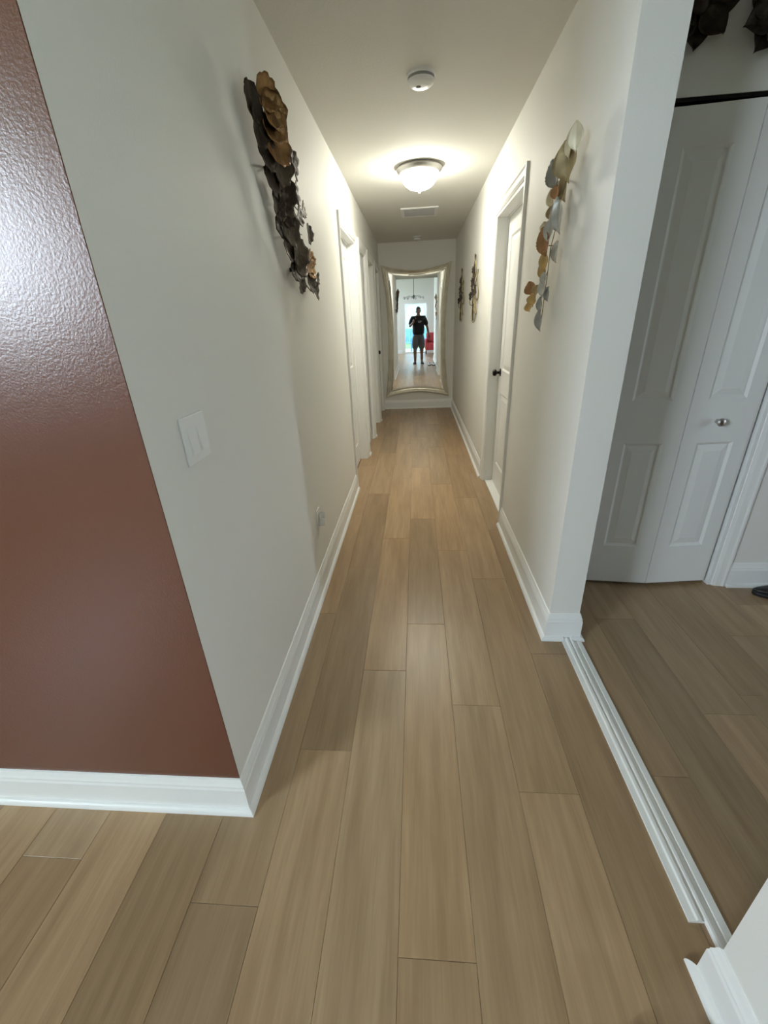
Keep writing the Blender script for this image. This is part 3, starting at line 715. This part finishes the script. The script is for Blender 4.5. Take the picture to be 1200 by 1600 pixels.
J = dict(pelvis=(PX, PY, 0.93), waist=(PX, PY+.01, 1.08), chest=(PX, PY, 1.26), upper=(PX, PY-.01, 1.37), neck=(PX, PY, 1.465), skull=(PX, PY+.02, 1.56),
         lsh=(PX-.185, PY, 1.395), lel=(PX-.285, PY+.14, 1.15), lwr=(PX-.135, PY+.345, 1.305), rsh=(PX+.185, PY, 1.395), rel=(PX+.285, PY-.02, 1.12), rwr=(PX+.335, PY+.07, 0.89),
         lhip=(PX-.095, PY, 0.88), lkn=(PX-.115, PY+.025, 0.48), lan=(PX-.115, PY-.01, 0.09), lto=(PX-.14, PY+.13, 0.035),
         rhip=(PX+.095, PY, 0.88), rkn=(PX+.105, PY+.025, 0.48), ran=(PX+.105, PY-.01, 0.09), rto=(PX+.13, PY+.13, 0.035))
def body():
    names = list(J); idx = {n: i for i, n in enumerate(names)}
    rad = dict(pelvis=(.15, .12), waist=(.15, .12), chest=(.155, .115), upper=(.12, .09), neck=(.056, .058), skull=(.05, .05), lsh=.062, rsh=.062, lel=.043, rel=.043, lwr=.028, rwr=.028,
               lhip=.092, rhip=.092, lkn=.066, rkn=.066, lan=.046, ran=.046, lto=.032, rto=.032)
    ed = [('pelvis','waist'),('waist','chest'),('chest','upper'),('upper','neck'),('neck','skull'),('upper','lsh'),('lsh','lel'),('lel','lwr'),('upper','rsh'),('rsh','rel'),('rel','rwr'),
          ('pelvis','lhip'),('lhip','lkn'),('lkn','lan'),('lan','lto'),('pelvis','rhip'),('rhip','rkn'),('rkn','ran'),('ran','rto')]
    mb = MB()
    vs, fs = skin_mesh([J[n] for n in names], [(idx[a], idx[b]) for a, b in ed], [rad[n] for n in names]); mb.add(vs, fs)
    # head
    hc = Vector((PX, PY+.028, 1.605)); vs = []; fs = []; nu, nv = 28, 22
    for i in range(nv+1):
        ph = pi*i/nv
        for j in range(nu):
            th = 2*pi*j/nu
            d = Vector((math.sin(ph)*math.cos(th), math.sin(ph)*math.sin(th), math.cos(ph)))
            x, y, z = d.x*.076, d.y*.096, d.z*.118
            if z < 0:
                x *= 1 - 0.30*(-z/.118)**1.5; y *= (1 - 0.12*(-z/.118)) if d.y > 0 else (1 - 0.38*(-z/.118))
            if d.y > 0.5:
                y += .022*math.exp(-((x/.012)**2 + ((z+.018)/.020)**2))          # nose
                y -= .010*math.exp(-(((abs(x)-.031)/.013)**2 + ((z-.006)/.010)**2))  # eye sockets
                y += .006*math.exp(-((x/.030)**2 + ((z-.026)/.008)**2))          # brow
                y += .006*math.exp(-((x/.020)**2 + ((z+.058)/.008)**2))          # lips
                y += .008*math.exp(-((x/.020)**2 + ((z+.092)/.014)**2))          # chin
            vs.append((hc.x+x, hc.y+y, hc.z+z))
    for i in range(nv):
        for j in range(nu):
            k = (j+1) % nu; fs.append((i*nu+j, i*nu+k, (i+1)*nu+k, (i+1)*nu+j))
    mb.add(vs, fs)
    for s in (-1, 1):   # ears
        mb.lathe([(0.004, -.010), (0.020, -.008), (0.026, 0), (0.020, .006), (0.004, .008)], (hc.x+s*.078, hc.y-.008, hc.z-.012), 12, 'x')
    def finger(pts, r0, r1):
        n = len(pts); mb.tube(pts, [r0+(r1-r0)*k/(n-1) for k in range(n)], 10)
    # left hand round the phone: frame of the phone
    c = Vector((0, 0, 1.40)); rt, up, bk = cam_right, cam_up, -cam_fwd
    def P(a, b, d): return tuple(c + rt*a + up*b + bk*d)
    w = Vector(J['lwr'])
    palm = [tuple(w), P(-.070, -.118, .045), P(-.060, -.090, .040)]
    mb.tube([w, Vector(P(-.072, -.130, .060)), Vector(P(-.064, -.100, .044)), Vector(P(-.056, -.072, .034))], [.028, .034, .036, .026], 14)
    for q, b in enumerate((-.060, -.080, -.100, -.118)):
        ln = (.9, 1.0, .95, .75)[q]
        finger([P(-.056, b, .036), P(-.052, b+.004, .012), P(-.047, b+.005, -.002), P(-.047+.018*ln, b+.004, -.0035)], .0095, .0075)
    finger([P(-.070, -.105, .050), P(-.052, -.080, .042), P(-.030, -.068, .028), P(-.016, -.062, .0225)], .012, .009)
    # right hand hanging, slightly curled
    w = Vector(J['rwr']); d = (w - Vector(J['rel'])).normalized(); side = Vector((0, 1, 0)); side = (side - d*side.dot(d)).normalized(); inn = d.cross(side).normalized()
    if inn.x > 0: inn = -inn
    mb.tube([w, w+d*.03, w+d*.065, w+d*.09], [.027, .034, .037, .030], 14)
    for q, o_ in enumerate((.030, .010, -.010, -.028)):
        ln = (.072, .080, .075, .058)[q]
        b = w + d*.085 + side*o_
        finger([b, b+d*ln*.45+inn*.004, b+d*ln*.8+inn*.018, b+d*ln*.95+inn*.034], .0095, .007)
    b = w + d*.03 + side*.030
    finger([b, b+d*.022+side*.020+inn*.004, b+d*.048+side*.026+inn*.010, b+d*.062+side*.026+inn*.016], .012, .008)
    return mb, hc
mb, hc = body()
bo = mb.build('body', ['skin', 'lips', 'eye'], pe, True)
rm = bo.modifiers.new('join', 'REMESH'); rm.mode = 'VOXEL'; rm.voxel_size = 0.006; rm.use_smooth_shade = True
dg = bpy.context.evaluated_depsgraph_get()
nm = bpy.data.meshes.new_from_object(bo.evaluated_get(dg)); bo.modifiers.clear(); bo.data = nm; nm.name = 'body'
while len(nm.materials) < 3: nm.materials.append(None)
for k, m_ in enumerate(('skin', 'lips', 'eye')): nm.materials[k] = MT[m_]
hl = hc - woff(pe)
for p in nm.polygons:
    q = p.center - hl
    p.use_smooth = True; p.material_index = 0
    if q.y > .05:
        if (q.x/.022)**2 + ((q.z+.058)/.0075)**2 < 1: p.material_index = 1
        if ((abs(q.x)-.031)/.011)**2 + ((q.z-.006)/.006)**2 < 1: p.material_index = 2
# hair cap
hv = []; hf = []; nu, nv = 28, 12
for i in range(nv+1):
    for j in range(nu):
        th = 2*pi*j/nu
        lim = 1.15 if math.sin(th) > 0.3 else 1.95
        lim = 1.15 + (1.95-1.15)*min(1, max(0, (0.5-math.sin(th))/0.7))
        ph = lim*i/nv
        wob = 1 + 0.02*math.sin(7*th+3*ph)
        hv.append((hc.x+.083*math.sin(ph)*math.cos(th)*wob, hc.y-.004+.103*math.sin(ph)*math.sin(th)*wob, hc.z+.003+.126*math.cos(ph)))
for i in range(nv):
    for j in range(nu):
        k = (j+1) % nu; hf.append((i*nu+j, i*nu+k, (i+1)*nu+k, (i+1)*nu+j))
ho = MB().add(hv, hf).build('hair', 'hair', pe, True)
ho.modifiers.new('thickness', 'SOLIDIFY').thickness = 0.01
# clothing grown over the same joints
def lerp(a, b, t): return tuple(a[i]+(b[i]-a[i])*t for i in range(3))
tv = [(PX, PY, 0.83), J['waist'], J['chest'], J['upper'], (PX, PY-.003, 1.43), J['lsh'], lerp(J['lsh'], J['lel'], .85), J['rsh'], lerp(J['rsh'], J['rel'], .85)]
vs, fs = skin_mesh(tv, [(0,1),(1,2),(2,3),(3,4),(3,5),(5,6),(3,7),(7,8)], [(.215, .17), (.215, .175), (.205, .155), (.165, .12), (.085, .08), .086, .084, .086, .084], 0)
ts = MB().add(vs, fs).build('t_shirt', 'shirt', pe, True)
sv_ = [(PX, PY, 1.02), (PX, PY, 0.88), J['lhip'], lerp(J['lhip'], J['lkn'], .55), lerp(J['lhip'], J['lkn'], 1.12), J['rhip'], lerp(J['rhip'], J['rkn'], .55), lerp(J['rhip'], J['rkn'], 1.12)]
vs, fs = skin_mesh(sv_, [(0,1),(1,2),(2,3),(3,4),(1,5),(5,6),(6,7)], [(.19, .155), (.19, .15), .128, .122, .120, .128, .122, .120], 0)
MB().add(vs, fs).build('shorts', 'shorts', pe, True)
# white chest print: a few brush-like strokes
pr = MB()
for k, (a, b, ww, hh) in enumerate([(0.00, 1.30, .030, .012), (.045, 1.305, .030, .016), (.085, 1.30, .022, .012), (.01, 1.275, .020, .010), (.055, 1.272, .034, .010)]):
    pts = []
    for t in range(5):
        x = PX + a + ww*(t/4-.5); zz = b + hh*math.sin(t*2.1+k)
        pts.append((x, PY + .168 - .9*(x-PX)**2 - .25*(zz-1.26)**2, zz))
    pr.tube(pts, .007, 6)
pr.build('chest_print', 'printw', ts, True)
def shoe_mesh(L=0.28, W=0.10, hgt=0.085):
    up = []; so = []
    n = 14
    for i in range(n+1):
        t = i/n; y = (t-.38)*L
        wv = W*0.5*(math.sin(pi*min(1, max(0, .08+.90*t)))**.45)*(0.82+.30*math.sin(pi*t*.9)**2 if t > .3 else .86)
        hh = hgt*(1.0 if t < .35 else 1 - .58*((t-.35)/.65)**.8)
        ring = []; sr = []
        for j in range(12):
            a = 2*pi*j/12
            ring.append((wv*math.cos(a)*(0.96 if math.sin(a) < 0 else .96-.25*math.sin(a)), y, .018+max(0, (hh-.018)*(.5+.5*math.sin(a)))))
            sr.append((wv*1.06*math.cos(a), y, .011+.011*(1 if math.sin(a) > 0.1 else (-1 if math.sin(a) < -.1 else 0))))
        up.append(ring); so.append(sr)
    return MB().loft(up), MB().loft(so)
def add_shoe(parent, x, y, rz, upm, som, name='shoe'):
    u, s = shoe_mesh()
    o = u.build(name, upm, parent, True, local=True); o.location = Vector((x, y, 0)) - woff(parent); o.rotation_euler = (0, 0, rz)
    s.build('sole', som, o, True, local=True)
    lc = MB()
    for k in range(4):
        yy = .015 + k*.025; zz = .082 - k*.009
        lc.tube([(-.022, yy, zz-.006), (0, yy, zz+.003), (.022, yy, zz-.006)], .003, 6)
    lc.build('laces', som if upm != 'blackshoe' else upm, o, True, local=True)
    return o
add_shoe(pe, PX-.125, PY+.03, 0.18, 'blackshoe', 'rubber')
add_shoe(pe, PX+.115, PY+.03, -0.18, 'blackshoe', 'rubber')
# phone: flat behind the lens, its lens at the camera's own place
ph = bpy.data.objects.new('phone', None); COL.objects.link(ph)
meta(ph, 'black smartphone held up in the person\'s hand in the mirror', 'phone')
ph.location = (0, 0, 1.40)
ph.rotation_euler = cm.to_3x3().to_euler()
MB().bbox(-.046, .028, -.140, .018, .010, .018, .003).build('phone_body', 'black', ph, 'auto', local=True)
MB().bbox(-.044, .026, -.138, .016, .0181, .0188, .0003).build('screen', 'eye', ph, local=True)
for a, b in ((0, 0), (-.022, 0), (0, -.024)):
    MB().lathe([(.0085, .0095), (.0085, .0065), (.007, .006)], (a, b, .0005), 16, caps=True).build('lens_ring', 'nickel', ph, 'auto', local=True)

# ------------------------------------------------------------------ loose shoes
for k, (x, y, rz) in enumerate([(0.435, 0.20, 0.05), (0.555, 0.20, 0.0)]):
    sh = bpy.data.objects.new('sneaker', None); COL.objects.link(sh); sh.location = (x, y, 0)
    meta(sh, ['white sneaker with dark sole beside the near wall, further from the wall', 'white sneaker with dark sole right against the near wall baseboard'][k], 'shoe', 'pair of white sneakers on the floor')
    add_shoe(sh, x, y, rz, 'canvas', 'rubber', 'shoe_upper')
sh = bpy.data.objects.new('shoe', None); COL.objects.link(sh); sh.location = (1.93, 1.93, 0)
meta(sh, 'black shoe on the foyer floor at the right edge', 'shoe')
add_shoe(sh, 1.93, 1.93, 1.35, 'blackshoe', 'rubber', 'shoe_upper')

# ------------------------------------------------------------------ living room things seen in the mirror
ch = thing('chandelier', (-0.06, -2.0, HL), 'branching chandelier hanging from a thin rod, seen in the mirror', 'chandelier')
cz = 2.06
MB().lathe([(.06, HL), (.06, HL-.02), (.02, HL-.03)], (-.06, -2.0, 0), 24).build('canopy', 'black', ch, 'auto')
MB().tube([(-.06, -2, HL-.02), (-.06, -2, cz-.05)], .009, 10).build('rod', 'black', ch, True)
MB().lathe([(.005, .09), (.022, .07), (.03, .03), (.02, -.03), (.006, -.06)], (-.06, -2.0, cz), 16).build('hub', 'black', ch, True)
for k in range(8):
    a = 2*pi*k/8 + .2; l = .40 if k % 2 else .33
    d = Vector((math.cos(a), math.sin(a), 0))
    pts = [Vector((-.06, -2, cz)) + d*l*t + Vector((0, 0, .07*math.sin(pi*t) - .03*t)) for t in (0, .25, .5, .75, 1)]
    arm = MB().tube(pts, .007, 8).build('arm', 'nickel', ch, True)
    e = pts[-1]
    MB().lathe([(.008, -.02), (.03, -.005), (.034, .02), (.028, .05), (.022, .055)], tuple(e), 14).build('glass_cup', 'crystal', arm, True)
    m_ = pts[2]
    MB().lathe([(.003, -.06), (.012, -.045), (.008, -.02), (.002, 0)], (m_.x, m_.y, m_.z), 8).build('crystal_drop', 'crystal', arm, True)

ac = thing('armchair', (0.72, -4.55, 0), 'red upholstered armchair beside the patio door, seen in the mirror', 'armchair')
MB().bbox(.44, 1.0, -4.85, -4.25, .16, .44, .03).build('seat', 'red', ac, 'auto')
MB().bbox(.44, 1.0, -4.95, -4.80, .20, .82, .04).build('backrest', 'red', ac, 'auto')
for xa in (.38, .98): MB().bbox(xa, xa+.10, -4.92, -4.25, .16, .60, .03).build('armrest', 'red', ac, 'auto')
for xa in (.42, 1.03):
    for ya in (-4.90, -4.30): MB().tube([(xa, ya, .17), (xa, ya, 0)], [.022, .015], 10).build('leg', 'black', ac, True)

# ------------------------------------------------------------------ outside the patio door
S('floor_patio', MB().box(-3.0, 3.0, -8.6, -5.3, -.14, -.03), 'concrete', 'grey concrete patio outside the glass door', 'patio')
S('ground', MB().box(-30, 30, -40, -8.6, -.3, -.06).box(-30, -4.3, -8.6, 12, -.3, -.06).box(6.3, 30, -8.6, 12, -.3, -.06), 'grass', 'green lawn outside beyond the patio', 'lawn')
def patio_chair(x, y, rz, label):
    c = thing('patio_chair', (x, y, -.03), label, 'chair', 'blue chairs on the patio')
    c.rotation_euler = (0, 0, rz)
    for i in range(5): MB().bbox(-.25, .25, -.24+i*.10, -.15+i*.10, .36-.012*i*0, .385, .004).build('seat_slat', 'bluechair', c, local=True)
    for i in range(5):
        xa = -.24 + i*.10
        MB().add([(xa, -.24, .40), (xa+.08, -.24, .40), (xa+.08, -.40, .98), (xa, -.40, .98), (xa, -.262, .40), (xa+.08, -.262, .40), (xa+.08, -.422, .98), (xa, -.422, .98)],
                 [(0,1,2,3),(4,7,6,5),(0,4,5,1),(3,2,6,7),(0,3,7,4),(1,5,6,2)]).build('back_slat', 'bluechair', c, local=True)
    for sx in (-1, 1):
        MB().bbox(sx*.31-.05, sx*.31+.05, -.30, .30, .56, .585, .004).build('armrest', 'bluechair', c, local=True)
        MB().bbox(sx*.28-.02, sx*.28+.02, .20, .26, 0, .56, .004).build('leg', 'bluechair', c, local=True)
        MB().bbox(sx*.28-.02, sx*.28+.02, -.28, -.22, 0, .56, .004).build('leg', 'bluechair', c, local=True)
        MB().bbox(sx*.262-.012, sx*.262+.012, -.28, .26, .30, .36, .003).build('seat_rail', 'bluechair', c, local=True)
patio_chair(-.42, -6.9, 0.25, 'blue slatted patio chair left of the person in the mirror')
patio_chair(0.38, -7.2, -0.3, 'blue slatted patio chair hidden mostly behind the person in the mirror')
hs = thing('neighbour_house', (-1.0, -16, -.06), 'pale neighbouring house with grey roof seen through the patio door', 'house')
MB().box(-5, 2.5, -19, -16, -.06, 2.7).build('walls', 'siding', hs)
MB().add([(-5.4, -15.6, 2.65), (2.9, -15.6, 2.65), (2.9, -17.5, 3.9), (-5.4, -17.5, 3.9), (-5.4, -19.4, 2.65), (2.9, -19.4, 2.65)], [(0,1,2,3),(3,2,5,4),(0,3,4),(1,5,2),(0,4,5,1)]).build('roof', 'roof', hs)
for xa in (-3.6, -.6):
    wn = MB().box(xa, xa+1.1, -15.99, -15.94, 1.0, 2.1).build('window', 'trim', hs)
    MB().box(xa+.08, xa+1.02, -15.94, -15.93, 1.08, 2.02).build('pane', 'siding', wn)
def tree(x, y, h, r, label):
    t = thing('tree', (x, y, -.06), label, 'tree', 'trees behind the house')
    MB().tube([(x, y, -.06), (x+.08, y, h*.35), (x, y+.05, h*.7)], [.22, .16, .08], 10).build('trunk', 'bark', t, True)
    q = random.Random(int(x*10)); mb = MB()
    for k in range(900):
        u = Vector((q.gauss(0, 1), q.gauss(0, 1), q.gauss(0, 1))).normalized()*r*(q.random()**.33)
        c = Vector((x, y, h*.75)) + Vector((u.x, u.y, u.z*.8))
        a = Vector((q.gauss(0, 1), q.gauss(0, 1), q.gauss(0, 1))).normalized(); b = a.orthogonal().normalized(); s = q.uniform(.12, .24)
        mb.add([c-a*s, c+b*s*.5, c+a*s, c-b*s*.5], [(0,1,2,3)])
    meta(mb.build('crown', 'leafg', t), kind='stuff')
tree(-3.6, -22, 5.5, 2.6, 'green tree rising behind the left of the neighbouring house')
tree(2.6, -23, 6.0, 2.8, 'green tree rising behind the right of the neighbouring house')
